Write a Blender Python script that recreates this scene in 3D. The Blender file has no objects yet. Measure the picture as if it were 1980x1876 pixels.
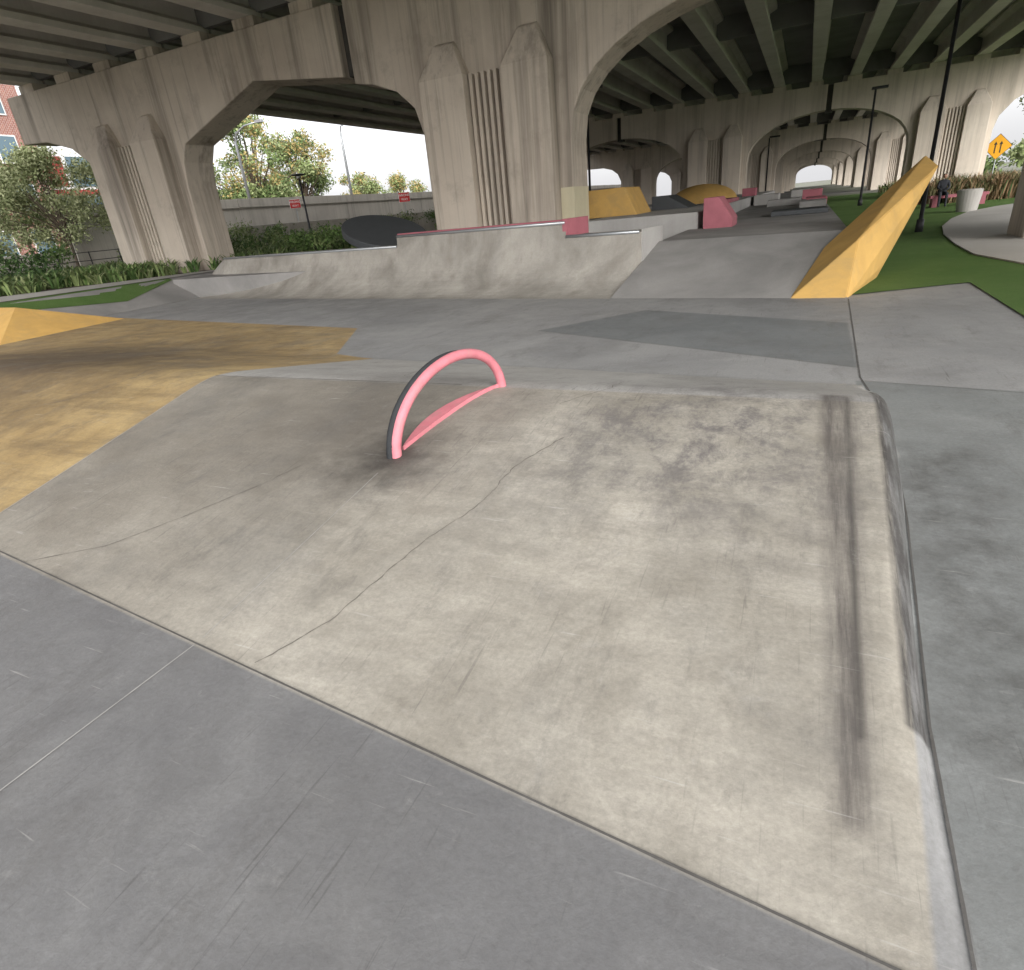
import bpy, math, random, bmesh
import numpy as np
from mathutils import Vector, Matrix
random.seed(7); rng=np.random.default_rng(7)
scene=bpy.context.scene
scene.view_settings.view_transform='Standard'
try: scene.view_settings.look='None'
except Exception: pass
scene.view_settings.exposure=0

# ------------------------------------------------------------ materials
def new_mat(name):
    m=bpy.data.materials.new(name); m.use_nodes=True
    nt=m.node_tree; b=nt.nodes['Principled BSDF']
    return m,nt,b
class NB:
    def __init__(s,nt):
        s.nt=nt; s.tc=nt.nodes.new('ShaderNodeTexCoord').outputs['Object']
    def map(s,scale,rot=(0,0,0)):
        n=s.nt.nodes.new('ShaderNodeMapping'); n.inputs['Scale'].default_value=scale; n.inputs['Rotation'].default_value=rot
        s.nt.links.new(s.tc,n.inputs['Vector']); return n.outputs[0]
    def noise(s,scale,detail=6,rough=.6,vec=None,dist=0):
        n=s.nt.nodes.new('ShaderNodeTexNoise'); n.inputs['Scale'].default_value=scale
        n.inputs['Detail'].default_value=detail; n.inputs['Roughness'].default_value=rough
        n.inputs['Distortion'].default_value=dist
        s.nt.links.new(vec if vec else s.tc,n.inputs['Vector']); return n.outputs['Fac']
    def rng(s,v,a,b,c=0,d=1):
        n=s.nt.nodes.new('ShaderNodeMapRange'); n.inputs[1].default_value=a;n.inputs[2].default_value=b
        n.inputs[3].default_value=c;n.inputs[4].default_value=d
        s.nt.links.new(v,n.inputs[0]); return n.outputs[0]
    def math(s,op,a,b=None,clamp=False):
        n=s.nt.nodes.new('ShaderNodeMath'); n.operation=op; n.use_clamp=clamp
        for i,v in enumerate((a,b)):
            if v is None: continue
            if isinstance(v,(int,float)): n.inputs[i].default_value=v
            else: s.nt.links.new(v,n.inputs[i])
        return n.outputs[0]
    def mix(s,f,a,b,mode='MIX'):
        n=s.nt.nodes.new('ShaderNodeMix'); n.data_type='RGBA'; n.blend_type=mode
        for sock,v in ((n.inputs[0],f),(n.inputs[6],a),(n.inputs[7],b)):
            if isinstance(v,(int,float)): sock.default_value=v
            elif isinstance(v,tuple): sock.default_value=(*v[:3],1)
            else: s.nt.links.new(v,sock)
        return n.outputs[2]
    def half(s,p,q,soft=.012):
        dx,dy=q[0]-p[0],q[1]-p[1]; L=math.hypot(dx,dy); a,b=-dy/L,dx/L; c=-(a*p[0]+b*p[1])
        n=s.nt.nodes.new('ShaderNodeVectorMath'); n.operation='DOT_PRODUCT'
        n.inputs[1].default_value=(a,b,0); s.nt.links.new(s.tc,n.inputs[0])
        return s.rng(n.outputs['Value'],-c-soft,-c+soft)
    def poly(s,pts,soft=.012):
        r=None
        for i in range(len(pts)):
            h=s.half(pts[i],pts[(i+1)%len(pts)],soft)
            r=h if r is None else s.math('MULTIPLY',r,h)
        return r
    def dist(s,p):
        n=s.nt.nodes.new('ShaderNodeVectorMath'); n.operation='DISTANCE'
        n.inputs[1].default_value=p; s.nt.links.new(s.tc,n.inputs[0]); return n.outputs['Value']
    def bump(s,b,h,strength,dist=.02):
        n=s.nt.nodes.new('ShaderNodeBump'); n.inputs['Strength'].default_value=strength
        n.inputs['Distance'].default_value=dist
        s.nt.links.new(h,n.inputs['Height']); s.nt.links.new(n.outputs[0],b.inputs['Normal'])

def concrete(name,c1,c2,scale=.6,streak=0.,fine=.12,rough=.85,bump=.25,streakcol=(.145,.125,.105)):
    m,nt,b=new_mat(name); n=NB(nt)
    f=n.rng(n.noise(scale,8,.62,dist=.4),.32,.68)
    c=n.mix(f,c1,c2)
    g=n.noise(38,5,.7)
    c=n.mix(n.rng(g,.3,.7,0,fine),c,tuple(x*.45 for x in c1))
    if streak>0:
        st=n.noise(1.0,6,.65,vec=n.map((1.3,1.3,.07)),dist=.3)
        c=n.mix(n.rng(st,.50,.70,0,streak),c,streakcol)
        st2=n.noise(1.0,4,.6,vec=n.map((5,5,.2)))
        c=n.mix(n.rng(st2,.55,.8,0,streak*.5),c,tuple(x*1.2 for x in c2))
        st3=n.noise(1.0,5,.6,vec=n.map((7,7,.12)))
        c=n.mix(n.rng(st3,.55,.70,0,streak*.5),c,streakcol)
        bl=n.noise(.9,9,.75)
        c=n.mix(n.rng(bl,.54,.70,0,streak*.5),c,tuple(x*.5 for x in c1))
    nt.links.new(c,b.inputs['Base Color']); b.inputs['Roughness'].default_value=rough
    b.inputs['Specular IOR Level'].default_value=.3
    n.bump(b,n.noise(22,8,.7),bump)
    return m
def paint(name,c,rough=.5,var=.25,scale=4,wear=None,metal=0,spec=.4):
    m,nt,b=new_mat(name); n=NB(nt)
    col=n.mix(n.rng(n.noise(scale,8,.65),.3,.75,0,var*1.6),c,tuple(x*.6 for x in c))
    if wear: col=n.mix(n.rng(n.noise(scale*.7,9,.78,dist=.6),.50,.66,0,.8),col,wear)
    nt.links.new(col,b.inputs['Base Color']); b.inputs['Roughness'].default_value=rough
    b.inputs['Metallic'].default_value=metal; b.inputs['Specular IOR Level'].default_value=spec
    n.bump(b,n.noise(30,5,.6),.15)
    return m
def leafmat(name,c):
    m,nt,b=new_mat(name); n=NB(nt)
    nt.links.new(n.mix(n.rng(n.noise(3.0,3),.3,.7),c,tuple(x*1.5 for x in c)),b.inputs['Base Color'])
    b.inputs['Roughness'].default_value=.7; b.inputs['Specular IOR Level'].default_value=.2
    return m

M={}
M['bridge']=concrete('bridge_concrete',(.47,.405,.34),(.60,.53,.45),.35,.8)
M['bridge_far']=concrete('bridge_concrete_brightened',(.57,.50,.425),(.66,.59,.51),.3,.45)  # bridge concrete with raised colour, brightens the dim far bents
M['girder']=concrete('girder_concrete',(.54,.505,.465),(.66,.63,.585),.4,.15)
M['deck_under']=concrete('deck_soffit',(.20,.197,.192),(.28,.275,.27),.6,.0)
M['dark']=concrete('joint_dark',(.06,.057,.052),(.10,.095,.088),2)
M['ramp']=concrete('ramp_concrete',(.24,.225,.20),(.43,.405,.365),.9,.4,fine=.2)
M['deck']=concrete('deck_concrete',(.20,.195,.19),(.31,.30,.29),.7,fine=.15)
M['ledge']=concrete('ledge_concrete',(.32,.31,.30),(.42,.41,.395),.7,.2)
M['path']=concrete('path_concrete',(.38,.365,.34),(.46,.445,.42),.5)
M['wall']=concrete('barrier_concrete',(.44,.41,.37),(.56,.53,.47),.4,.4)
M['steel']=paint('galvanised_steel',(.42,.44,.46),.4,.2,6,metal=.7)
M['black']=paint('black_metal',(.03,.03,.032),.5)
M['charcoal']=paint('charcoal_paint',(.06,.065,.07),.6,.3,3)
M['pink']=paint('pink_paint',(.58,.19,.225),.65,.4,9,wear=(.40,.19,.20))
M['pinkdeep']=paint('deep_pink_paint',(.40,.13,.16),.7,.4,3)
M['rubber']=paint('worn_dark_metal',(.035,.037,.04),.8,.4,12,spec=.15)
M['yellow']=paint('yellow_paint',(.58,.36,.115),.8,.35,2.2,wear=(.42,.28,.11),spec=.25)
M['cream']=concrete('cream_paint',(.56,.51,.36),(.64,.59,.43),.8,.2)
M['white']=paint('white_paint',(.75,.75,.73),.5,.1)
M['red']=paint('sign_red',(.45,.03,.03),.5,.1)
M['redpanel']=paint('red_cladding',(.34,.05,.045),.7,.3)
M['signyellow']=paint('sign_yellow',(.80,.38,.02),.5,.05)
M['mulch']=concrete('mulch_soil',(.05,.035,.022),(.10,.07,.045),3,fine=.5,bump=.9)
M['asphalt']=concrete('asphalt',(.06,.06,.06),(.09,.09,.088),.8)
M['glass']=paint('window_glass',(.12,.18,.22),.15,.2,1)
M['jointlight']=concrete('joint_filler',(.30,.295,.28),(.38,.37,.36),3)
M['crack']=concrete('crack_grime',(.08,.075,.07),(.12,.115,.11),3)
M['hair']=concrete('hairline_crack',(.12,.11,.097),(.19,.172,.15),4)
M['bark']=concrete('bark',(.10,.075,.055),(.17,.135,.10),4,.5,bump=.8)
M['cloth']=paint('dark_cloth',(.03,.032,.04),.9); M['skin']=paint('skin',(.35,.20,.14),.6)
for k,c in dict(l1=(.085,.125,.045),l2=(.14,.18,.07),l3=(.20,.23,.11),l4=(.045,.08,.03),l5=(.33,.35,.20),y1=(.28,.22,.09),
                g1=(.09,.15,.045),g2=(.055,.10,.03),p1=(.28,.195,.115),p2=(.20,.13,.075),p3=(.15,.135,.07)).items():
    M[k]=leafmat('foliage_'+k,c)
m,nt,b=new_mat('brick_wall'); n=NB(nt)
br=nt.nodes.new('ShaderNodeTexBrick'); br.inputs['Scale'].default_value=1.6
br.inputs['Color1'].default_value=(.30,.13,.095,1);br.inputs['Color2'].default_value=(.23,.09,.07,1);br.inputs['Mortar'].default_value=(.40,.36,.33,1)
sw=nt.nodes.new('ShaderNodeMapping'); sw.inputs['Rotation'].default_value=(0,math.radians(90),0)
nt.links.new(n.tc,sw.inputs['Vector']); nt.links.new(sw.outputs[0],br.inputs['Vector']); nt.links.new(br.outputs[0],b.inputs['Base Color'])
M['brick']=m
m,nt,b=new_mat('turf'); n=NB(nt)
c=n.mix(n.rng(n.noise(.5,6),.35,.65),(.10,.18,.05),(.14,.225,.07))
c=n.mix(n.rng(n.noise(60,4,.8),.35,.7,0,.7),c,(.05,.09,.025))
c=n.mix(n.rng(n.noise(3,8,.8),.5,.75,0,.35),c,(.17,.23,.10))
nt.links.new(c,b.inputs['Base Color']); b.inputs['Roughness'].default_value=.95; b.inputs['Specular IOR Level'].default_value=.1
n.bump(b,n.noise(90,4,.8),.9,.03); M['grass']=m
m,nt,b=new_mat('terrain'); n=NB(nt)
c=n.mix(n.rng(n.noise(.06,6),.4,.6),(.18,.17,.16),(.12,.135,.075))
nt.links.new(c,b.inputs['Base Color']); b.inputs['Roughness'].default_value=.95; M['ground']=m

# skatepark floor
yF=lambda x: 1.0-.12*(x-.4)
m,nt,b=new_mat('skatepark_floor_concrete'); n=NB(nt)
big=n.rng(n.noise(.55,8,.6,dist=.8),.3,.7)
mid=n.rng(n.noise(2.6,8,.68,dist=.6),.3,.72)
grey=n.mix(big,(.205,.207,.212),(.31,.31,.308))
grey=n.mix(n.rng(n.noise(.25,5,.5),.4,.7,0,.5),grey,(.38,.375,.37))
dk=n.mix(big,(.15,.16,.165),(.205,.215,.22))
fore=n.mix(n.math('MULTIPLY',big,mid),(.152,.152,.156),(.235,.235,.235))
right=n.mix(big,(.165,.175,.175),(.26,.27,.268))
beige=n.mix(n.rng(n.noise(1.1,9,.70,dist=.5),.36,.64),(.235,.215,.18),(.44,.41,.355))
beige=n.mix(n.math('MULTIPLY',mid,.42),beige,(.50,.475,.42))
brush=n.rng(n.noise(1,8,.74,vec=n.map((1.6,8,1),(0,0,.35))),.38,.64)
beige=n.mix(n.math('MULTIPLY',brush,.38),beige,(.20,.185,.16))
lf=n.rng(n.dist((-4.4,3.1,.2)),.6,3.1,.70,0)
beige=n.mix(lf,beige,(.165,.148,.124))
strip_=n.mix(big,(.31,.302,.29),(.42,.412,.395))
orange=n.mix(n.rng(n.noise(.8,8,.65,dist=.5),.3,.7),(.32,.22,.095),(.46,.34,.165))
orange=n.mix(n.rng(n.noise(2.2,9,.78,dist=.5),.44,.68,0,.75),orange,(.20,.14,.072))
d=n.math('ADD',n.dist((-10.0,4.9,.2)),n.math('MULTIPLY',n.math('SUBTRACT',n.noise(1.6,8,.75),.5),6.))
orange=n.mix(n.rng(d,.8,4.4,.88,0),orange,(.085,.062,.04))
d=n.rng(n.noise(1,8,.75,vec=n.map((.5,3.5,1),(0,0,-.12))),.48,.64,0,.5)
orange=n.mix(d,orange,(.13,.092,.05))
col=grey
leftOf=n.half((.52,1.0),(.60,12.0)); rightM=n.math('SUBTRACT',1.0,leftOf)
south=n.half((.4,1.0),(-10,2.248)); north=n.math('SUBTRACT',1.0,south)
col=n.mix(south,col,fore)
col=n.mix(n.math('MULTIPLY',rightM,n.half((3,5.5),(.5,5.95))),col,right)
col=n.mix(n.poly([(-3.45,8.3),(.6,6.4),(.62,8.6),(-2.18,9.87)],.02),col,dk)
L=((-4.96,1.6),(-5.50,4.31))
col=n.mix(n.poly([L[0],(.455,.98),(.475,1.8),(.60,4.2),L[1]],.008),col,beige)
col=n.mix(n.poly([L[1],(.70,4.15),(.60,5.78),(-5.13,6.5)],.015),col,strip_)
col=n.mix(n.poly([(-30,4.63),L[0],L[1],(-6.0,6.78),(-7.1,8.7),(-16.4,10.6),(-30,10.6)]),col,orange)
col=n.mix(n.poly([L[1],(-5.13,6.5),(-6.0,6.78)]),col,orange)
# wheel grime round the rail foot, crest and shoulder
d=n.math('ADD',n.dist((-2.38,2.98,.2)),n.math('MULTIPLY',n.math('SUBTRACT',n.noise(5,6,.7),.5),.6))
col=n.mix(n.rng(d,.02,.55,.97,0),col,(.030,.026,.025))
d=n.math('ADD',n.dist((-3.0,3.6,.3)),n.math('MULTIPLY',n.math('SUBTRACT',n.noise(2.5,6,.7),.5),1.6))
col=n.mix(n.math('MULTIPLY',n.rng(d,.1,1.6,.65,0),north),col,(.08,.07,.061))
stre=n.rng(n.noise(1.0,9,.82,vec=n.map((4.0,3.0,1),(0,0,.5)),dist=.2),.45,.61)
d=n.rng(n.dist((-.45,3.6,.3)),.3,1.6,.80,0)
col=n.mix(n.math('MULTIPLY',n.math('MULTIPLY',stre,d),north),col,(.105,.097,.102))
d=n.poly([(.24,1.3),(.33,1.3),(.40,4.3),(.20,4.3)],.035)
col=n.mix(n.math('MULTIPLY',d,n.rng(n.noise(1,7,.75,vec=n.map((22,1.5,1))),.3,.6,.25,.9)),col,(.095,.084,.079))
d=n.poly([(.30,1.6),(.325,1.6),(.37,4.25),(.345,4.25)],.012)
col=n.mix(n.math('MULTIPLY',d,n.rng(n.noise(1,7,.75,vec=n.map((4,1.5,1))),.3,.6,.3,.8)),col,(.055,.05,.047))
d=n.poly([(.445,1.7),(.52,1.7),(.665,4.7),(.53,4.7)],.012)
col=n.mix(n.math('MULTIPLY',d,n.rng(n.noise(1,7,.75,vec=n.map((26,2.2,1))),.33,.56,.35,.97)),col,(.04,.037,.036))
d=n.poly([(.53,1.6),(.95,1.6),(1.2,4.4),(.68,4.4)],.12)
col=n.mix(n.math('MULTIPLY',d,n.rng(n.noise(3,8,.75),.4,.62,0,.7)),col,(.085,.085,.082))
# surface grain, scuffs and pale patches
col=n.mix(n.rng(n.noise(45,5,.75),.35,.72,0,.32),col,(.075,.071,.065))
col=n.mix(n.rng(n.noise(7,9,.82),.58,.74,0,.25),col,(.46,.455,.44))
col=n.mix(n.rng(n.noise(4,9,.8,vec=n.map((1,.35,1),(0,0,-.5))),.54,.68,0,.42),col,(.095,.09,.085))
col=n.mix(n.rng(n.noise(.9,9,.72),.5,.68,0,.38),col,(.12,.117,.112))
msk=n.rng(n.noise(.7,4,.6),.42,.60)
for rot,off in ((.9,60),(.35,45),(-.5,55)):
    sc=n.rng(n.noise(1,4,.55,vec=n.map((off,2.2,1),(0,0,rot)),dist=.3),.64,.73,0,.45)
    col=n.mix(n.math('MULTIPLY',sc,msk),col,(.065,.06,.057))
sc=n.rng(n.noise(1,3,.5,vec=n.map((3,50,1),(0,0,.2)),dist=.2),.68,.76,0,.35)
col=n.mix(sc,col,(.48,.47,.45))
nt.links.new(col,b.inputs['Base Color'])
nt.links.new(n.rng(mid,0,1,.5,.8),b.inputs['Roughness']); b.inputs['Specular IOR Level'].default_value=.3
n.bump(b,n.noise(16,9,.75),.25)
M['floor']=m

# ------------------------------------------------------------ mesh helpers
def link(o,parent=None):
    scene.collection.objects.link(o)
    if parent: o.parent=parent
    return o
def mesh(name,v,f,mat,parent=None,smooth=False,bevel=0,mats=None,idx=None):
    me=bpy.data.meshes.new(name); me.from_pydata([tuple(p) for p in v],[],[tuple(q) for q in f])
    if mats:
        for mm in mats: me.materials.append(mm)
        if idx is not None: me.polygons.foreach_set('material_index',idx)
    else: me.materials.append(mat)
    if smooth: me.polygons.foreach_set('use_smooth',[True]*len(me.polygons))
    me.update()
    o=bpy.data.objects.new(name,me); link(o,parent)
    if bevel:
        bm=o.modifiers.new('bevel','BEVEL'); bm.width=bevel; bm.segments=2; bm.limit_method='ANGLE'; bm.angle_limit=math.radians(40)
    return o
def empty(name,loc=(0,0,0)):
    o=bpy.data.objects.new(name,None); o.empty_display_size=.3; link(o); return o
BF=[(0,3,2,1),(4,5,6,7),(0,1,5,4),(1,2,6,5),(2,3,7,6),(3,0,4,7)]
def boxv(x0,x1,y0,y1,z0,z1): return [(x0,y0,z0),(x1,y0,z0),(x1,y1,z0),(x0,y1,z0),(x0,y0,z1),(x1,y0,z1),(x1,y1,z1),(x0,y1,z1)]
def box(name,x0,x1,y0,y1,z0,z1,mat,parent=None,bevel=0): return mesh(name,boxv(x0,x1,y0,y1,z0,z1),BF,mat,parent,bevel=bevel)
class Acc:
    def __init__(s): s.v=[];s.f=[]
    def add(s,v,f):
        k=len(s.v); s.v+=list(v); s.f+=[tuple(i+k for i in q) for q in f]
    def box(s,*a): s.add(boxv(*a),BF)
    def obj(s,name,mat,parent=None,**k): return mesh(name,s.v,s.f,mat,parent,**k)
def prism_poly(pts,z0,z1):
    n_=len(pts); v=[(p[0],p[1],z0) for p in pts]+[(p[0],p[1],z1) for p in pts]
    f=[tuple(range(n_))[::-1],tuple(range(n_,2*n_))]+[(i,(i+1)%n_,n_+(i+1)%n_,n_+i) for i in range(n_)]
    return v,f
def sheet(name,pts,z,mat,parent=None): return mesh(name,[(p[0],p[1],z) for p in pts],[tuple(range(len(pts)))],mat,parent)
def tube(pts,r,seg=10):
    P=[Vector(p) for p in pts]; V=[];F=[]; up=Vector((0.13,.21,1)).normalized()
    rr=r if isinstance(r,(list,tuple)) else [r]*len(P)
    for i,p in enumerate(P):
        t=(P[min(i+1,len(P)-1)]-P[max(i-1,0)]).normalized()
        a=t.cross(up)
        if a.length<.05: a=t.cross(Vector((1,0,0)))
        a.normalize(); c=t.cross(a).normalized()
        for k in range(seg):
            an=2*math.pi*k/seg; V.append(p+(a*math.cos(an)+c*math.sin(an))*rr[i])
    for i in range(len(P)-1):
        for k in range(seg):
            F.append((i*seg+k,i*seg+(k+1)%seg,(i+1)*seg+(k+1)%seg,(i+1)*seg+k))
    F.append(tuple(range(seg))[::-1]); F.append(tuple((len(P)-1)*seg+k for k in range(seg)))
    return V,F

# ------------------------------------------------------------ ground
mesh('ground',[(-900,-600,-.04),(900,-600,-.04),(900,1500,-.04),(-900,1500,-.04)],[(0,1,2,3)],M['ground'])
def sprof(v):
    v=max(0,min(1,v)); k=.86
    return v/(k+(1-k)/2) if v<k else 1-(1-v)**2/(2*(1-k)*(k+(1-k)/2))
def xo(y):
    return float(np.interp(y,[1.0,1.8,3.3,4.7,5.8],[.49,.51,.62,.68,.60]))
def hump(x,y):
    f=yF(x); c=4.2-.02*x; bk=5.8-.13*(x-.56); H=.36
    if y<=f or y>=bk: return 0.
    z=H*sprof((y-f)/(c-f)) if y<c else H*sprof(1-(y-c)/(bk-c))
    e=xo(y); i=e-.13
    if x>=e: return 0.
    if x>i: z*=math.sqrt(max(0,1-((x-i)/(e-i))**2))
    if x<-12: z*=max(0,1-(-12-x)/4.)
    return z
xs=list(np.arange(-24,-6,.16))+list(np.arange(-6,.3,.07))+list(np.arange(.3,.72,.012))+list(np.arange(.75,2.6,.2))
ys=list(np.arange(-8,.7,.3))+list(np.arange(.7,7.2,.06))+list(np.arange(7.2,16,.3))
V=[(x,y,hump(x,y)) for y in ys for x in xs]; nx=len(xs)
F=[(j*nx+i,j*nx+i+1,(j+1)*nx+i+1,(j+1)*nx+i) for j in range(len(ys)-1) for i in range(nx-1)]
mesh('skatepark_floor',V,F,M['floor'],smooth=True)
def strip(A,pts,w,off=.004,step=.06,wob=0,flat=False):
    P=[]
    for a,b_ in zip(pts[:-1],pts[1:]):
        L_=math.dist(a,b_); k=max(1,int(L_/step))
        for i in range(k): P.append((a[0]+(b_[0]-a[0])*i/k,a[1]+(b_[1]-a[1])*i/k))
    P.append(pts[-1])
    if wob:
        o=0; Q=[]
        for p in P:
            o=o*.8+random.uniform(-wob,wob); Q.append((p[0]+o,p[1]+o*.6))
        P=Q
    V=[];F=[]
    for i,p in enumerate(P):
        q=P[min(i+1,len(P)-1)]; r=P[max(i-1,0)]; dx,dy=q[0]-r[0],q[1]-r[1]; l=math.hypot(dx,dy) or 1
        ww=w*(random.uniform(.2,1.2) if wob else random.uniform(.8,1.1))
        for s_ in (1,-1):
            x,y=p[0]-dy/l*ww/2*s_,p[1]+dx/l*ww/2*s_; V.append((x,y,(0 if flat else hump(x,y))+off))
    for i in range(len(P)-1): F.append((2*i,2*i+1,2*i+3,2*i+2))
    A.add(V,F)
A=Acc()
strip(A,[(-2.37,-6),(-2.33,1.3)],.007); strip(A,[(-2.33,1.35),(-2.35,2.8)],.004,.003)
strip(A,[(-4.8,6.6),(-4.73,11.4)],.010)
strip(A,[L[0],L[1]],.010,.003)
A.obj('floor_joint',M['jointlight'])
A=Acc()
strip(A,[(-8,1.98),(-2,1.27),(.45,.985)],.009,.005)
strip(A,[(.72,10.4),(.60,6.05),(.66,5.4),(.72,4.8)],.012)
strip(A,[(.6,5.93),(2.5,5.5)],.006)
strip(A,[(xo(y)+.022,y) for y in np.arange(.9,4.8,.15)],.009,.004,flat=True)
A.obj('floor_seam',M['crack'])
A=Acc()
strip(A,[(-3.45,8.3),(.6,6.4)],.006); strip(A,[(-3.45,8.3),(-2.18,9.87)],.005)
strip(A,[L[1],(-4,4.29),(-2.5,4.26)],.012,.003)
strip(A,[(-4.1,1.52),(-3.65,1.77),(-3.4,2.1),(-3.16,2.48),(-3.0,2.8)],.007,.003,.03,.007)
strip(A,[(-1.95,1.3),(-1.77,1.6),(-1.70,1.95),(-1.63,2.26),(-1.5,2.6),(-1.47,3.0),(-1.3,3.4)],.007,.003,.03,.009)
strip(A,[(-1.5,3.9),(-1.2,4.3),(-1.25,4.8)],.006,.003,.03,.01)
strip(A,[(-3.3,4.6),(-3.5,5.1),(-3.3,5.6)],.007,.003,.03,.012)
strip(A,[(-7.5,3.2),(-6.9,3.6),(-6.6,4.2),(-7.2,5.2)],.010,.003,.04,.012)
A.obj('floor_crack',M['hair'])

# lawn and path on the right
sheet('lawn',[(2.42,-20),(80,-20),(80,75),(.74,75),(.74,10.72),(2.42,11.6)],.014,M['grass'])
Lb=[(7,4),(4.6,10.5),(3.55,13.3),(3.15,15.3),(3.22,17.5),(3.45,20.5),(3.85,23.3),(4.6,26.5),(5.65,29.8),(7,32.2),(8.3,33.7),(14,37),(24,39)]
Rb=[(24,34),(15,30),(10.5,25),(9.3,18),(10,10),(12,4)]
v,f=prism_poly(Lb+Rb,-.02,.04); mesh('concrete_path',v,f,M['path'])
# left raised garden
def lz(x,y): return .62*max(0,min(1,(-17.9-x)/1.4))
xs=[-90,-60,-40,-30,-24,-22,-21,-20,-19.65,-19.3,-18.8,-18.3,-17.9]; ys=[-12,5,10,15,18,22,30,60,140]
V=[(x,y,lz(x,y)+.004) for y in ys for x in xs]; nx=len(xs)
F=[];I=[]
for j in range(len(ys)-1):
    for i in range(nx-1):
        F.append((j*nx+i,j*nx+i+1,(j+1)*nx+i+1,(j+1)*nx+i)); I.append(1 if xs[i]>=-20.1 and ys[j]<18 else 0)
mesh('garden_bed',V,F,None,mats=[M['mulch'],M['deck']],idx=I)
def drape(name,pts_in,pts_out,off,mat,k=5):
    V=[];F=[]
    for a,b_ in zip(pts_in,pts_out):
        for i in range(k+1):
            x=a[0]+(b_[0]-a[0])*i/k; y=a[1]+(b_[1]-a[1])*i/k; V.append((x,y,lz(x,y)+off))
    for j in range(len(pts_in)-1):
        for i in range(k): F.append((j*(k+1)+i,j*(k+1)+i+1,(j+1)*(k+1)+i+1,(j+1)*(k+1)+i))
    return mesh(name,V,F,mat)
drape('garden_path',[(-21.5,4),(-20.3,9.8),(-19.7,13.5),(-19.5,17.2)],[(-26.5,4),(-23.4,11.3),(-21.9,14.5),(-20.6,17.3)],.03,M['path'],10)
drape('lawn',[(-20.2,4),(-18.9,9.0),(-18.4,12.2),(-19.2,14.5)],[(-21.45,4),(-20.25,9.8),(-19.65,13.5),(-19.6,14.5)],.02,M['grass'],10)

# ------------------------------------------------------------ viaduct
via=empty('highway_viaduct')
ZT=7.72
def arch(xa,xb,zs,zp,n_=18):
    c=(xa+xb)/2;w=(xb-xa)/2
    return [(c-w*math.cos(math.pi*i/n_),zs+(zp-zs)*abs(math.sin(math.pi*i/n_))**.85) for i in range(n_+1)]
def ext(pts,y0,y1):
    n_=len(pts); v=[(p[0],y0,p[1]) for p in pts]+[(p[0],y1,p[1]) for p in pts]
    f=[tuple(range(n_)),tuple(range(n_,2*n_))[::-1]]+[(n_+i,n_+(i+1)%n_,(i+1)%n_,i) for i in range(n_)]
    return v,f
XR=15.3; NG=19
def build_bent(i,Y,dx,first):
    par=empty('bridge_bent'); par.parent=via
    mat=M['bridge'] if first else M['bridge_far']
    C=[-23.7+dx,-8.4+dx,6.9+dx]; hw=2.35
    y0,y1=Y,Y+1.35
    base=-.1
    for k,c in enumerate(C):
        xl=c-hw; xr=c+hw
        jl=c-7.65+.18; jr=c+7.65-.18
        if first and k==0: jr=-13.35
        if first and k==1: jl=-12.95
        if k==0: jl=-30.3
        if k==0: lf=[(jl,6.05),(c-5.0,5.95),(c-3.6,5.55),(c-2.8,4.95),(xl,4.0)]
        elif first and k==1: lf=[(jl,5.62),(-12.3,5.5),(-11.5,5.2),(-10.95,4.7),(xl,4.0)]
        else:
            a=arch(xl-10.6,xl,3.3,6.15); lf=[p for p in a if p[0]>jl+.01]; lf=[(jl,6.15)]+lf
        if k==2: rt=[(xr,3.6),(c+2.55,4.4),(c+3.2,5.2),(c+4.2,5.8),(c+5.4,6.1),(XR,6.15)]
        elif first and k==0: rt=[(xr,3.6),(-21.2,4.4),(-20.9,4.95),(-17.0,6.3),(jr,5.85)]
        else:
            a=arch(xr,xr+10.6,3.3,6.15); rt=[p for p in a if p[0]<jr-.01]+[(jr,6.15)]
        right=rt[-1][0]; left=lf[0][0]
        pts=[(xl,base),(xr,base)]+rt+[(right,ZT),(left,ZT)]+lf
        v,f=ext(pts,y0,y1); mesh('cap_and_pier',v,f,mat,par,bevel=.04 if first else 0)
        if k<2:
            box('expansion_joint',jr-.02,jr+.42,y0+.35,y1-.3,6.0 if not first else 5.9,ZT-.03,M['dark'],par)
        A=Acc()
        for (a0,b0) in ((c-2.0,c-.55),(c+.60,c+1.95)):
            yf=y0-.55
            v=[(a0,yf,base),(b0,yf,base),(b0,y0+.05,base),(a0,y0+.05,base),
               (a0,yf,5.2),(b0,yf,5.2),(b0,y0+.05,5.2),(a0,y0+.05,5.2),
               (a0+.42,yf+.38,6.02),(b0-.42,yf+.38,6.02),(b0-.42,y0+.05,6.12),(a0+.42,y0+.05,6.12)]
            A.add(v,[(0,3,2,1),(0,1,5,4),(1,2,6,5),(2,3,7,6),(3,0,4,7),(4,5,9,8),(5,6,10,9),(6,7,11,10),(7,4,8,11),(8,9,10,11)])
        A.obj('pilaster',mat,par,bevel=.03)
        A=Acc()
        A.box(c-.54,c+.59,y0-.06,y0+.02,base,5.2)
        for r in range(6):
            x=c-.50+r*.19; A.box(x,x+.095,y0-.28,y0-.05,base,5.22)
        A.obj('ribbed_panel',mat,par)
        if first and k==1:
            A=Acc(); A.box(c+1.96,xr+.006,y0-.006,y1+.0,base,2.12); A.obj('cream_paint_patch',M['cream'],par)
            A=Acc(); A.box(c+.595,c+1.956,y0-.556,y0-.5,base,1.25); A.obj('cream_paint_patch',M['cream'],par)
    A=Acc()
    for g in range(NG):
        x=-28.9+g*2.4
        A.box(x-.45,x+.45,y0+.06,y1-.06,ZT-.02,8.0)
    A.obj('bearing_seat',mat,par)
dxs=[0,1.6,2.1,2.3,2.4,2.4,2.3]
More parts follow.
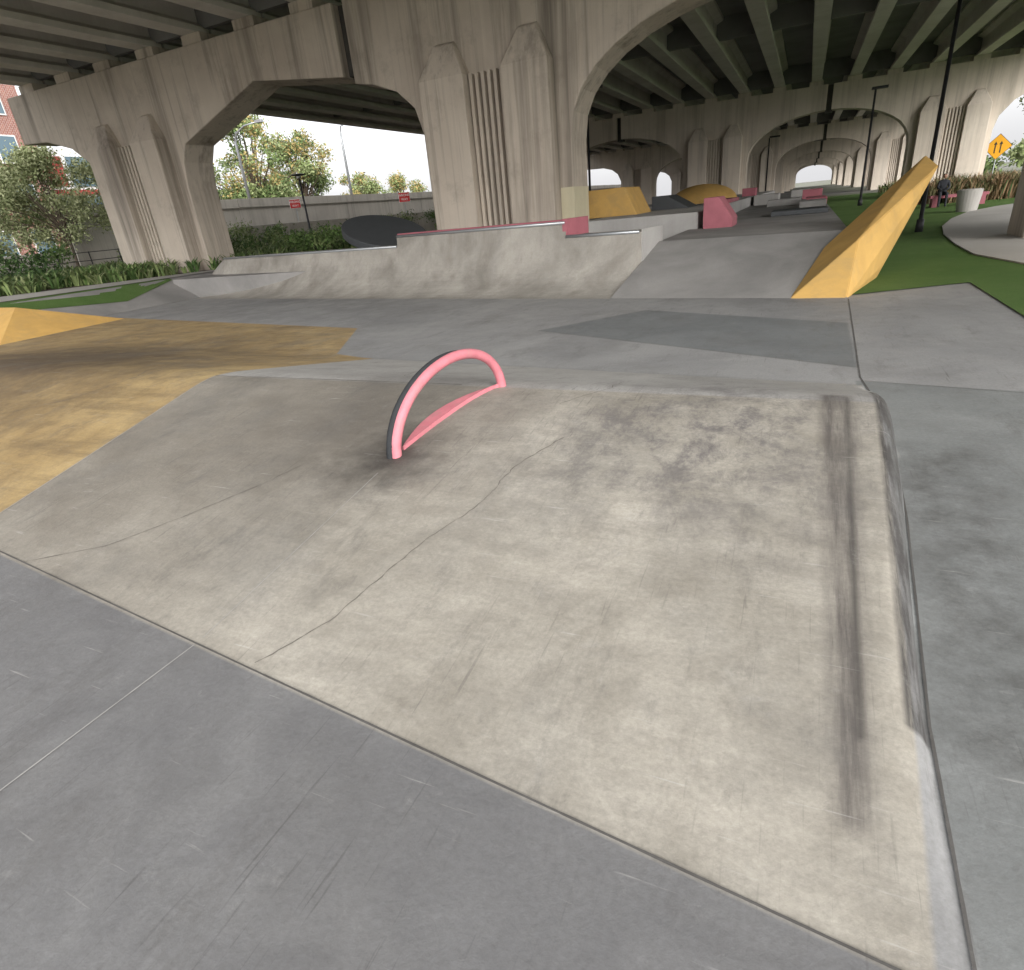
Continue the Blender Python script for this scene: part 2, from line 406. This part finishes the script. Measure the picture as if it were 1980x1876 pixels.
Ys=[18+37*i for i in range(len(dxs))]
for i,(Y,dx) in enumerate(zip(Ys,dxs)): build_bent(i,Y,dx,i==0)
prof=[(-.33,0),(.33,0),(.33,.18),(.1,.34),(.1,.95),(.42,1.1),(.42,1.24),(-.42,1.24),(-.42,1.1),(-.1,.95),(-.1,.34),(-.33,.18)]
YS=0.0
A=Acc(); spans=[(YS,18.6)]+[(Ys[i]+.72,Ys[i+1]+.62) for i in range(len(Ys)-1)]
for g in range(NG):
    x=-28.9+g*2.4
    for a,b_ in spans:
        v,f=ext([(x+p[0],8.0+p[1]) for p in prof],a,b_); A.add(v,f)
A.obj('girders',M['girder'],via)
A=Acc()
for Y in Ys:
    for g in range(NG-1):
        x=-28.9+g*2.4; A.box(x+.12,x+2.28,Y+.4,Y+.62,8.15,9.24)
for a,b_ in spans[1:]:
    mth=(a+b_)/2
    for g in range(NG-1):
        x=-28.9+g*2.4; A.box(x+.12,x+2.28,mth-.12,mth+.12,8.3,9.24)
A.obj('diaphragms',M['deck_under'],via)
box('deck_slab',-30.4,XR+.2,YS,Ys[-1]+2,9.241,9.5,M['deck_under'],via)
A=Acc(); A.box(-30.6,-30.2,YS,Ys[-1]+2,9.1,10.5);A.box(XR,XR+.4,YS,Ys[-1]+2,9.1,10.5); A.obj('parapets',M['bridge_far'],via)

# ------------------------------------------------------------ quarter pipe
qp=empty('quarter_pipe')
P0=np.array([-3.15,11.2]); U=np.array([-.981,.194]); Nn=np.array([.194,.981])
R=1.4
def qprof(H):
    amax=math.acos(1-H/R); return [(R*math.sin(amax*i/14),R*(1-math.cos(amax*i/14))) for i in range(15)]
def qseg(name,s0,s1,H,depth=1.0):
    pr=qprof(H)
    e=pr[-1][0]; pr+=[(e+depth,H),(e+depth,-.05),(0,-.05)]
    V=[]
    for s_ in (s0,s1):
        for a,z in pr:
            p=P0+U*s_+Nn*a; V.append((p[0],p[1],z))
    n_=len(pr); F=[tuple(range(n_)),tuple(range(n_,2*n_))[::-1]]+[(n_+i,n_+(i+1)%n_,(i+1)%n_,i) for i in range(n_)]
    mesh(name,V,F,M['ramp'],qp)
    a=P0+U*(s0+.02)+Nn*(e-.01); c=P0+U*(s1-.02)+Nn*(e-.01)
    v,f=tube([(a[0],a[1],H+.005),(c[0],c[1],H+.005)],.032); mesh('coping',v,f,M['steel'],qp,smooth=True)
    return e
qseg('ramp_low',0,1.7,1.05); e=qseg('ramp_raised',1.7,6.75,1.32); qseg('ramp_long',6.75,15,1.08)
a=[P0+U*s_+Nn*t for s_,t in ((1.7,e+.03),(6.75,e+.03),(6.75,e+.33),(1.7,e+.33))]
v,f=prism_poly([tuple(p) for p in a][::-1],1.322,1.385); mesh('painted_ledge',v,f,M['pinkdeep'],qp)
a=[P0+U*s_+Nn*t for s_,t in ((1.66,e-.02),(1.78,e-.02),(1.78,e+.9),(1.66,e+.9))]
v,f=prism_poly([tuple(p) for p in a][::-1],1.06,1.40); mesh('painted_end_cap',v,f,M['pinkdeep'],qp)
a=[P0+U*s_+Nn*t for s_,t in ((-.03,1.40),(-.0,1.40),(-.0,2.4),(-.03,2.4))]
v,f=prism_poly([tuple(p) for p in a],-.05,1.10); mesh('end_panel',v,f,M['ledge'],qp)
pr=qprof(1.08); pr=pr+[(pr[-1][0]+1.0,1.08)]
V=[];F=[];nr=10
for a,z in pr:
    for j in range(nr+1):
        q=j/nr; p=P0+U*(15+2.4*(z/1.08)*q)+Nn*a; V.append((p[0],p[1],z*(1-q)+.004))
for i in range(len(pr)-1):
    for j in range(nr): F.append((i*(nr+1)+j,i*(nr+1)+j+1,(i+1)*(nr+1)+j+1,(i+1)*(nr+1)+j))
mesh('side_bank',V,F,M['ramp'],qp,smooth=True)

# ------------------------------------------------------------ bank and upper decks
bk=empty('bank_ramp')
V=[(-3.15,11.2,.004),(.70,10.47,.004),(.74,10.8,.06),(.75,12.95,.8),(-2.69,13.35,.8),(.75,70,.8),(-2.5,70,.8),(.75,10.7,-.1),(-3.15,11.2,-.1),(.75,70,-.1),(-2.5,70,-.1),(-2.69,13.35,-.1)]
F=[(0,1,3,4),(1,2,3),(4,3,5,6),(2,7,9,5,3),(0,4,11,8),(4,6,10,11)]
mesh('bank_surface',V,F,M['deck'],bk)
box('upper_deck',-5.6,-2.45,17,60,-.05,1.2,M['ledge'],bk,.02)
box('lower_platform',-19,-2.72,14.35,16.99,-.05,.6,M['deck'],bk,.02)
box('ledge_step',-7.5,-5.62,24,34,-.05,1.3,M['ledge'],bk,.02)
box('granite_ledge',-1.5,-.2,30,31.5,.8,1.05,M['ledge'],None,.02)
box('granite_ledge',-.9,.6,20.5,22.0,.8,.93,M['charcoal'],None,.02)
box('granite_bench',-.2,.65,25,27,.8,1.02,M['ledge'],None,.02)
pk=[(-.10,10.6,-.02),(.69,10.46,-.02),(1.27,12.2,.24),(.80,11.2,.77),(2.16,14.5,1.69),(2.02,15.2,1.9),(.37,12.2,.60),(.4,13.0,-.02),(1.25,12.6,-.02),(2.1,15.3,1.3)]
bm=bmesh.new(); vs=[bm.verts.new(p) for p in pk]
r=bmesh.ops.convex_hull(bm,input=vs)
bmesh.ops.dissolve_limit(bm,angle_limit=math.radians(3),verts=bm.verts,edges=bm.edges)
bmesh.ops.bevel(bm,geom=list(bm.edges),offset=.012,segments=2,affect='EDGES')
me=bpy.data.meshes.new('yellow_launch_block'); bm.to_mesh(me); bm.free(); me.materials.append(M['yellow'])
link(bpy.data.objects.new('yellow_launch_block',me))
mesh('yellow_pyramid',[(-15.9,7.35,0),(-16.2,10.5,0),(-24,12.5,0),(-24,6.6,0),(-17.4,8.7,.62),(-24,9.5,.62)],[(0,1,4),(1,2,5,4),(0,4,5,3)],M['yellow'])
mesh('pink_wedge',[(-2.3,16.8,.79),(-1.6,16.8,.79),(-1.6,18,.79),(-2.3,18,.79),(-2.3,16.8,1.5),(-1.95,16.8,1.5),(-1.95,18,1.5),(-2.3,18,1.5),(-1.6,16.8,1.0),(-1.6,18,1.0)],
     [(0,1,8,5,4),(1,2,9,8),(8,9,6,5),(4,5,6,7),(2,3,7,6,9),(3,0,4,7)],M['pinkdeep'],bevel=.01)
mesh('yellow_box_ramp',[(-6.7,20,1.19),(-4.7,20,1.19),(-4.7,22,1.19),(-6.7,22,1.19),(-6.7,20,2.0),(-5.1,20,2.0),(-5.1,22,2.0),(-6.7,22,2.0)],BF,M['yellow'],bevel=.02)
mesh('dark_bank_ramp',[(-4.9,23,1.19),(-3.6,23,1.19),(-3.6,25,1.19),(-4.9,25,1.19),(-4.9,23,1.65),(-4.4,23,1.65),(-4.4,25,1.65),(-4.9,25,1.65)],BF,M['charcoal'],bevel=.02)
V=[];F=[]
for j in range(9):
    ph=math.pi/2*j/8
    for i in range(28):
        th=2*math.pi*i/28; V.append((-4.15+1.45*math.cos(ph)*math.cos(th),30+1.45*math.cos(ph)*math.sin(th),1.2+.75*math.sin(ph)))
for j in range(8):
    for i in range(28): F.append((j*28+i,j*28+(i+1)%28,(j+1)*28+(i+1)%28,(j+1)*28+i))
mesh('yellow_dome',V,F,M['yellow'],smooth=True)
box('pink_ledge',.0,.74,28,31,.8,1.05,M['pinkdeep'],None,.02)
box('pink_ledge',-3.2,-2.5,38,39,1.2,1.6,M['pinkdeep'],None,.02)
box('pink_ledge',-.2,.74,38.2,38.9,.8,1.25,M['pinkdeep'],None,.02)
box('pink_ledge',-3.3,-2.46,25,28,1.2,1.33,M['pinkdeep'],None,.02)
box('concrete_ledge',-2.3,-1.2,34,36,.8,1.25,M['ledge'],None,.02)
box('concrete_ledge',-.9,.2,46,48,.8,1.2,M['ledge'],None,.02)
V=[];F=[];k=40;th_=.22
tilt=Matrix.Rotation(math.radians(17),4,'Y')@Matrix.Rotation(math.radians(14),4,'X')
for z in (-th_/2,th_/2):
    for i in range(k):
        a=2*math.pi*i/k; V.append(Vector((-11.5,16.2,1.38))+tilt@Vector((1.35*math.cos(a),1.1*math.sin(a),z)))
F=[tuple(range(k))[::-1],tuple(range(k,2*k))]+[(i,(i+1)%k,k+(i+1)%k,k+i) for i in range(k)]
mesh('tilted_disc_obstacle',V,F,M['charcoal'],bevel=.02)

# ------------------------------------------------------------ rainbow rail
rail=empty('rainbow_rail')
A0=Vector((-2.35,3.02,.17)); B0=Vector((-2.12,4.26,.30))
pts=[];pts2=[]
for i in range(41):
    a=math.pi*i/40; s_=(1-math.cos(a))/2
    base=A0.lerp(B0,s_); pts.append(base+Vector((0,0,.49*math.sin(a)**.9)))
ctr=A0.lerp(B0,.5)
v,f=tube(pts,.037,14); mesh('arch_tube',v,f,M['pink'],rail,smooth=True)
for p in pts:
    dirv=(p-ctr).normalized(); pts2.append(p+dirv*.020+Vector((-.030,0,0)))
v,f=tube(pts2[:26],[.028]*18+[.027,.026,.024,.022,.019,.015,.01,.005],10); mesh('worn_top_edge',v,f,M['rubber'],rail,smooth=True)
pl=[]
for i in range(13):
    t=i/12; y=3.1+(4.24-3.1)*t
    xl=-2.35+.23*t-.16*math.sin(math.pi*t); xr=-2.34+.20*t-.03*math.sin(math.pi*t)
    pl.append(((xl,y),(xr,y)))
V=[];F=[]
for (a,b_) in pl:
    V+= [(a[0],a[1],hump(*a)+.025),(b_[0],b_[1],hump(*b_)+.03),(a[0],a[1],hump(*a)-.02),(b_[0],b_[1],hump(*b_)-.02)]
for i in range(12):
    k=4*i; F+=[(k,k+1,k+5,k+4),(k,k+4,k+6,k+2),(k+1,k+3,k+7,k+5)]
mesh('base_plate',V,F,M['pink'],rail)

# ------------------------------------------------------------ lamps, signs
def lamp(x,y,z,h,r=.05,mat='black',arm=True):
    p=empty('street_lamp')
    v,f=tube([(x,y,z),(x,y,z+.35),(x,y,z+.36),(x,y,z+h)],[r*1.9,r*1.7,r,r*.8],12); mesh('post',v,f,M[mat],p,smooth=True)
    if arm:
        v,f=tube([(x,y,z+h),(x,y,z+h+.05),(x,y,z+h+.10),(x,y,z+h+.13)],[r*3.2,r*6,r*6.3,r*4],16); mesh('lamp_head',v,f,M[mat],p)
        v,f=tube([(x,y,z+h-.12),(x,y,z+h)],[r*2.2,r*2.2],12); mesh('lens',v,f,M['white'],p)
    return p
lamp(-30.6,34.6,.62,4.4,.075)
p=lamp(3.08,22,0,7.9,.055,arm=False)
box('lamp_head',2.85,3.3,21.7,22.2,7.75,7.85,M['black'],p)
p=lamp(3.0,45,0,6.0,.07,arm=False); box('lamp_head',2.8,3.6,44.8,45.2,6.0,6.12,M['black'],p)
p=lamp(-9.3,30,0,6.2,.06,arm=False); box('lamp_head',-9.3,-8.6,29.85,30.15,6.2,6.3,M['black'],p)
p=lamp(-4.0,75,0,6.0,.08,arm=False); box('lamp_head',-4,-3,74.8,75.2,6,6.14,M['black'],p)
def cobra(x,y,z,h,dx_):
    p=empty('street_light')
    pts=[(x,y,z),(x,y,z+h*.9),(x+dx_*.1,y,z+h*.97),(x+dx_*.5,y,z+h*1.02),(x+dx_,y,z+h*1.03)]
    v,f=tube(pts,[.15,.10,.08,.06,.05],10); mesh('mast',v,f,M['steel'],p,smooth=True)
    box('lamp_head',min(x+dx_,x+dx_*1.25),max(x+dx_,x+dx_*1.25),y-.15,y+.15,z+h*1.02,z+h*1.045,M['steel'],p,.02)
cobra(-41.5,54,1,9.3,0.3); cobra(-45,44,1,9,2.8)
def wrong_way(x,y,z0,z,w):
    p=empty('wrong_way_sign'); p.location=(x,y,0); p.rotation_euler=(0,0,math.radians(40))
    h=w*.78
    mesh('post',*tube([(0,.03,z0),(0,.03,z+h/2)],.03,8),M['steel'],p)
    mesh('border',boxv(-w/2,w/2,-.012,.012,z-h/2,z+h/2),BF,M['white'],p,bevel=.01)
    mesh('panel',boxv(-w/2+.02,w/2-.02,-.016,-.010,z-h/2+.02,z+h/2-.02),BF,M['red'],p)
    for i,t in enumerate(('WRONG','WAY')):
        c=bpy.data.curves.new('lettering','FONT'); c.body=t; c.size=h*.34; c.align_x='CENTER'; c.align_y='CENTER'
        c.extrude=.001; o=bpy.data.objects.new('lettering',c); c.materials.append(M['white']); link(o,p)
        o.location=(0,-.02,z+h*(.20-.42*i)); o.rotation_euler=(math.radians(90),0,0)
wrong_way(-34.5,52.7,1.5,3.75,1.05); wrong_way(-34.5,38,1.5,3.6,.78)
p=empty('warning_sign'); p.location=(12.4,60,0); p.rotation_euler=(0,0,math.radians(-10))
mesh('post',*tube([(0,.04,0),(0,.04,3.2)],.04,8),M['steel'],p)
dz=2.65; s_=.85
def diamond(s_,y0,y1): return [(0,y0,dz-s_),(s_,y0,dz),(0,y0,dz+s_),(-s_,y0,dz),(0,y1,dz-s_),(s_,y1,dz),(0,y1,dz+s_),(-s_,y1,dz)]
DF=[(0,1,2,3),(7,6,5,4),(0,4,5,1),(1,5,6,2),(2,6,7,3),(3,7,4,0)]
mesh('border',diamond(s_,-.01,.01),DF,M['black'],p); mesh('panel',diamond(s_-.04,-.02,-.012),DF,M['signyellow'],p)
A=Acc()
for sx in (-.16,.16):
    A.add(boxv(sx-.035,sx+.035,-.03,-.022,dz-.4,dz+.15),BF)
    A.add([(sx-.11,-.03,dz+.15),(sx+.11,-.03,dz+.15),(sx,-.03,dz+.36)],[(0,1,2)])
A.obj('arrows',M['black'],p)

# ------------------------------------------------------------ road ramp, walls
box('retaining_wall',-33.3,-33.0,27,140,0,2.35,M['wall'],None,.03)
rd=Acc(); rd.box(-36.0,-33.3,27,140,0,1.5); rd.obj('ramp_road',M['asphalt'])
bw=empty('barrier_wall')
A=Acc(); y=22
while y<150:
    A.box(-36.4,-36.0,y,y+5.96,0,3.55+.0045*(y-22)); A.box(-36.5,-35.9,y,y+5.96,3.55+.0045*(y-22),4.1+.0045*(y-22)); y+=6
A.obj('panels',M['wall'],bw)
box('distant_overpass',-160,-60,170,176,4.5,6.5,M['wall'])

bb=empty('brick_building')
box('walls',-90,-63,10,38.5,0,24,M['brick'],bb)
A=Acc();G=Acc()
for fl in range(6):
    for k in range(8):
        y=12+k*3.3; z=2+fl*3.7
        A.box(-63.0,-62.9,y,y+1.8,z-.1,z+2.1); G.box(-62.95,-62.88,y+.1,y+1.7,z,z+2)
A.obj('window_frames',M['white'],bb); G.obj('window_glass',M['glass'],bb)
box('cornice',-90,-62.6,9.8,38.8,24,24.6,M['white'],bb)
sf=empty('storefront_building')
box('walls',-85,-66,39,58,0,11,M['white'],sf)
G=Acc();K=Acc()
for fl in range(3):
    z=.8+fl*3.5
    for k in range(6):
        y=39.4+k*3.1
        (K if (k+fl)%2==0 and fl==2 else G).box(-66.02,-65.9,y,y+2.6,z,z+2.6)
K.box(-66,-64.6,39.2,57.5,3.6,4.1); K.box(-66.03,-65.9,39.2,57.5,7.0,7.5)
G.obj('window_glass',M['glass'],sf); K.obj('red_panels',M['redpanel'],sf)
fe=empty('garden_fence'); A=Acc()
for i in range(9):
    y=15+i*1.5; A.add(*tube([(-31,y,.6),(-31,y,1.75)],.03,6))
for z in (1.0,1.35,1.72): A.add(*tube([(-31,15,z),(-31,27,z)],.018,6))
A.obj('rails',M['black'],fe)
box('garden_wall',-37,-36.6,5,27,0,1.9,M['wall'],None,.03)

# ------------------------------------------------------------ vegetation
def cloud(name,clumps,n_,size,mats,parent=None,elong=1.0):
    C=np.array(clumps); w=C[:,3]**2; w=w/w.sum(); idx=rng.choice(len(C),n_,p=w)
    d=rng.normal(size=(n_,3)); d/=np.linalg.norm(d,axis=1)[:,None]
    rad=rng.uniform(0,1,n_)**.45*C[idx,3]*(1+.22*rng.normal(size=n_))
    P=C[idx,:3]+d*rad[:,None]*np.array([1,1,.8])
    a=rng.normal(size=(n_,3)); a/=np.linalg.norm(a,axis=1)[:,None]
    b_=rng.normal(size=(n_,3)); b_-=a*(a*b_).sum(1)[:,None]; b_/=np.linalg.norm(b_,axis=1)[:,None]
    s_=size*rng.uniform(.6,1.4,n_)[:,None]
    V=np.empty((n_,4,3)); V[:,0]=P-a*s_*elong; V[:,1]=P+b_*s_*.5; V[:,2]=P+a*s_*elong; V[:,3]=P-b_*s_*.5
    F=np.arange(n_*4).reshape(n_,4)
    mi=(idx*7+rng.integers(0,2,n_))%len(mats)
    return mesh(name,V.reshape(-1,3).tolist(),F.tolist(),None,parent,mats=[M[k] for k in mats],idx=mi.tolist())
def tree(name,x,y,z,h,w,nclump,n_,size,mats,trunk=.18,low=.35):
    p=empty(name); cl=[]
    A=Acc(); A.add(*tube([(x,y,z-.1),(x+.1,y,z+h*.25),(x-.05,y+.1,z+h*.55),(x,y,z+h*.85)],[trunk,trunk*.8,trunk*.5,trunk*.15],8))
    for i in range(nclump):
        t=random.random(); zz=z+h*(low+(1-low)*t); ww=w*math.sin(math.pi*min(1,.22+.72*t))
        an=random.uniform(0,6.28); rr=ww*random.uniform(.3,1)
        c=(x+rr*math.cos(an),y+rr*math.sin(an),zz,random.uniform(.14,.28)*w+.15)
        cl.append(c)
        st=z+h*random.uniform(.25,.5)
        A.add(*tube([(x,y,st),((x+c[0])/2,(y+c[1])/2,(st+zz)/2+.2),(c[0],c[1],zz)],[trunk*.4,trunk*.25,trunk*.08],5))
    A.obj('trunk_and_limbs',M['bark'],p); cloud('leaves',cl,n_,size,mats,p)
tree('light_green_tree',-35.5,21.5,.6,5.8,3.2,40,20000,.075,['l3','l5','l3','l5'],.09,.35)
tree('light_green_tree',-40,22,.6,5.0,2.8,26,11000,.08,['l3','l5','l2'],.08,.3)
tree('oak_tree',-58,58,0,14.0,6.0,44,14000,.17,['l2','l1','l3','l2','y1'],.35)
tree('oak_tree',-60,68,0,12.5,5.5,38,11000,.17,['l2','l3','y1','l1'],.3)
tree('oak_tree',-62,50,0,12,5,32,9000,.17,['l1','l2','l3'],.3)
tree('oak_tree',-66,88,0,9.5,5.0,30,8000,.19,['l2','l3','y1'],.3)
tree('oak_tree',-68,104,0,9,5,30,8000,.2,['l2','y1','l3'],.3)
tree('oak_tree',-64,122,0,8.5,5,28,7000,.2,['l2','l1','l3'],.3)
tree('oak_tree',24,92,0,14,5.5,34,8000,.2,['l2','l3','l1'],.4)
tree('oak_tree',36,98,0,11,6,30,6000,.2,['l2','l3','l1'],.4)
cl=[(-200+random.uniform(-3,3)+i*3.2,210+random.uniform(-8,8),random.uniform(1,4),random.uniform(2,4)) for i in range(40)]
cloud('distant_trees',cl,10000,.5,['l1','l2','l3'])
cl=[(-100+random.uniform(-6,6),60+i*3.4,random.uniform(1,6),random.uniform(2,4)) for i in range(40)]
cloud('distant_trees',cl,12000,.4,['l1','l2','l3'])
cl=[(28+i*3.2,140+random.uniform(-8,8),random.uniform(1,4),random.uniform(2,3)) for i in range(35)]
cloud('distant_trees',cl,8000,.45,['l1','l2','l3'])
def blades(name,pts,h,wd,mats,k=10,lean=.7):
    V=[];F=[];I=[]
    for (x,y,z) in pts:
        m_=random.randrange(len(mats)); hh=h*random.uniform(.6,1.25)
        for _ in range(k):
            a=random.uniform(0,6.28); l=lean*random.uniform(.3,1)*hh; c,s_=math.cos(a),math.sin(a)
            px,py=-s_*wd/2,c*wd/2; b0=len(V); q=hh*random.uniform(.7,1)
            x0=x+random.uniform(-.12,.12); y0=y+random.uniform(-.12,.12)
            V+=[(x0-px*.5,y0-py*.5,z),(x0+px*.5,y0+py*.5,z),(x0+c*l*.4-px,y0+s_*l*.4-py,z+q*.65),(x0+c*l*.4+px,y0+s_*l*.4+py,z+q*.65),(x0+c*l,y0+s_*l,z+q*.9)]
            F+=[(b0,b0+1,b0+3,b0+2),(b0+2,b0+3,b0+4)]; mm=m_ if random.random()<.7 else random.randrange(len(mats)); I+=[mm,mm]
    return mesh(name,V,F,None,None,mats=[M[q_] for q_ in mats],idx=I)
pp=[]
while len(pp)<2400:
    x=random.uniform(-36,-20.2); y=random.uniform(10.5,34)
    edge=-20.5-(17.3-y)*.5 if y<17.3 else -17.5
    if x<edge-.3 and not(-26.2<x<-21.1 and 17.3<y<19.5) and math.sin(x*1.3)*math.cos(y*1.1+1)>-.55: pp.append((x,y,.6))
blades('ground_cover_plants',pp,.60,.085,['l1','g1','l2','l2','g2','l3'],9,.9)
cl=[]
for _ in range(75):
    x=random.uniform(-33,-18); y=random.uniform(21,33); cl.append((x,y,.6+random.uniform(.1,.9),random.uniform(.3,.7)))
for _ in range(40):
    x=random.uniform(-32.5,-29); y=random.uniform(24,60); cl.append((x,y,.6+random.uniform(.3,1.5),random.uniform(.4,.9)))
cloud('shrubs',cl,20000,.07,['l1','g1','l2','l3','g2'],elong=1.3)
cl=[(random.uniform(-36,-28),random.uniform(8,17),.9+random.uniform(0,.9),random.uniform(.4,.8)) for _ in range(30)]
cloud('hedge',cl,11000,.07,['l4','g2','l1'],elong=1.2)
pp=[(random.uniform(5.2,24),random.uniform(38.5,45),0) for _ in range(750)]
blades('ornamental_grass',pp,1.25,.05,['p1','p2','p3','l4'],22,.55)
pp=[(random.uniform(6.0,24),random.uniform(46,75),0) for _ in range(500)]
blades('ornamental_grass',pp,1.0,.08,['p1','p3','l2','l1'],14,.6)
pl_=empty('planter'); V,F=tube([(5.75,30.6,0),(5.75,30.6,.78),(5.75,30.6,.80),(5.75,30.6,.70)],[.34,.42,.36,.34],24); mesh('pot',V,F,M['path'],pl_)
be=empty('bench'); box('seat',5.2,7.4,35.5,36.2,.38,.5,M['pinkdeep'],be,.01); box('leg_1',5.3,5.5,35.5,36.2,0,.38,M['pinkdeep'],be); box('leg_2',7.1,7.3,35.5,36.2,0,.38,M['pinkdeep'],be)
def skinned(name,vs,es,rs,mat,parent):
    me=bpy.data.meshes.new(name); me.from_pydata(vs,es,[]); me.materials.append(mat)
    o=bpy.data.objects.new(name,me); link(o,parent); sk=o.modifiers.new('skin','SKIN'); sk.use_smooth_shade=True
    for i,r_ in enumerate(rs): me.skin_vertices[0].data[i].radius=(r_,r_)
    me.skin_vertices[0].data[0].use_root=True
    ss=o.modifiers.new('sub','SUBSURF'); ss.levels=ss.render_levels=1
    return o
sp=empty('seated_person'); X0,Y0=5.65,35.8
vs=[(X0,Y0,.60),(X0,Y0-.05,.85),(X0,Y0-.10,1.08),(X0,Y0-.12,1.18),
    (X0-.17,Y0-.08,1.05),(X0-.22,Y0-.2,.82),(X0-.1,Y0-.42,.72),
    (X0+.17,Y0-.08,1.05),(X0+.22,Y0-.2,.82),(X0+.1,Y0-.42,.72),
    (X0-.1,Y0-.08,.58),(X0-.13,Y0-.5,.56),(X0-.13,Y0-.5,.1),(X0-.13,Y0-.64,.05),
    (X0+.1,Y0-.08,.58),(X0+.13,Y0-.5,.56),(X0+.13,Y0-.5,.1),(X0+.13,Y0-.64,.05)]
es=[(0,1),(1,2),(2,3),(2,4),(4,5),(5,6),(2,7),(7,8),(8,9),(0,10),(10,11),(11,12),(12,13),(0,14),(14,15),(15,16),(16,17)]
skinned('body',vs,es,[.14,.14,.14,.06,.07,.05,.035,.07,.05,.035,.1,.07,.045,.04,.1,.07,.045,.04],M['cloth'],sp)
skinned('head',[(X0,Y0-.13,1.18),(X0,Y0-.15,1.28),(X0,Y0-.15,1.38)],[(0,1),(1,2)],[.055,.095,.08],M['skin'],sp)
skinned('hair',[(X0,Y0-.11,1.31),(X0,Y0-.12,1.40)],[(0,1)],[.095,.085],M['cloth'],sp)

# ------------------------------------------------------------ light: overcast sky and a soft low sun
w=bpy.data.worlds.new('World'); scene.world=w; w.use_nodes=True; nt=w.node_tree
bg=nt.nodes['Background']; sky=nt.nodes.new('ShaderNodeTexSky'); sky.sky_type='NISHITA'; sky.sun_disc=False
SE=math.radians(28); SR=math.radians(138)
sky.sun_elevation=SE; sky.sun_rotation=SR; sky.air_density=1.0; sky.dust_density=6; sky.ozone_density=1
hs=nt.nodes.new('ShaderNodeHueSaturation'); hs.inputs['Saturation'].default_value=.18
nt.links.new(sky.outputs[0],hs.inputs['Color'])
mx=nt.nodes.new('ShaderNodeMix'); mx.data_type='RGBA'; mx.inputs[0].default_value=.6
nt.links.new(hs.outputs[0],mx.inputs[6]); mx.inputs[7].default_value=(2.2,2.2,2.25,1)
nt.links.new(mx.outputs[2],bg.inputs['Color']); bg.inputs['Strength'].default_value=.56
sd=bpy.data.lights.new('sun','SUN'); sd.energy=1.4; sd.angle=math.radians(55); sd.color=(1,.975,.94)
so=bpy.data.objects.new('sun',sd); link(so)
dirv=Vector((math.sin(SR)*math.cos(SE),math.cos(SR)*math.cos(SE),math.sin(SE)))
so.rotation_euler=dirv.to_track_quat('Z','Y').to_euler(); so.location=dirv*60

# ------------------------------------------------------------ camera
cam=bpy.data.cameras.new('camera'); co=bpy.data.objects.new('camera',cam); link(co); scene.camera=co
fw=Vector((-.4050,.8132,-.4179)).normalized(); rt=Vector((.9095,.4059,-.0912)); rt=(rt-fw*rt.dot(fw)).normalized(); up=rt.cross(fw)
mt=Matrix((rt,up,-fw)).transposed().to_4x4(); mt.translation=Vector((0,0,1.65)); co.matrix_world=mt
cam.sensor_width=36; cam.lens=20.84; cam.clip_start=.05; cam.clip_end=3000
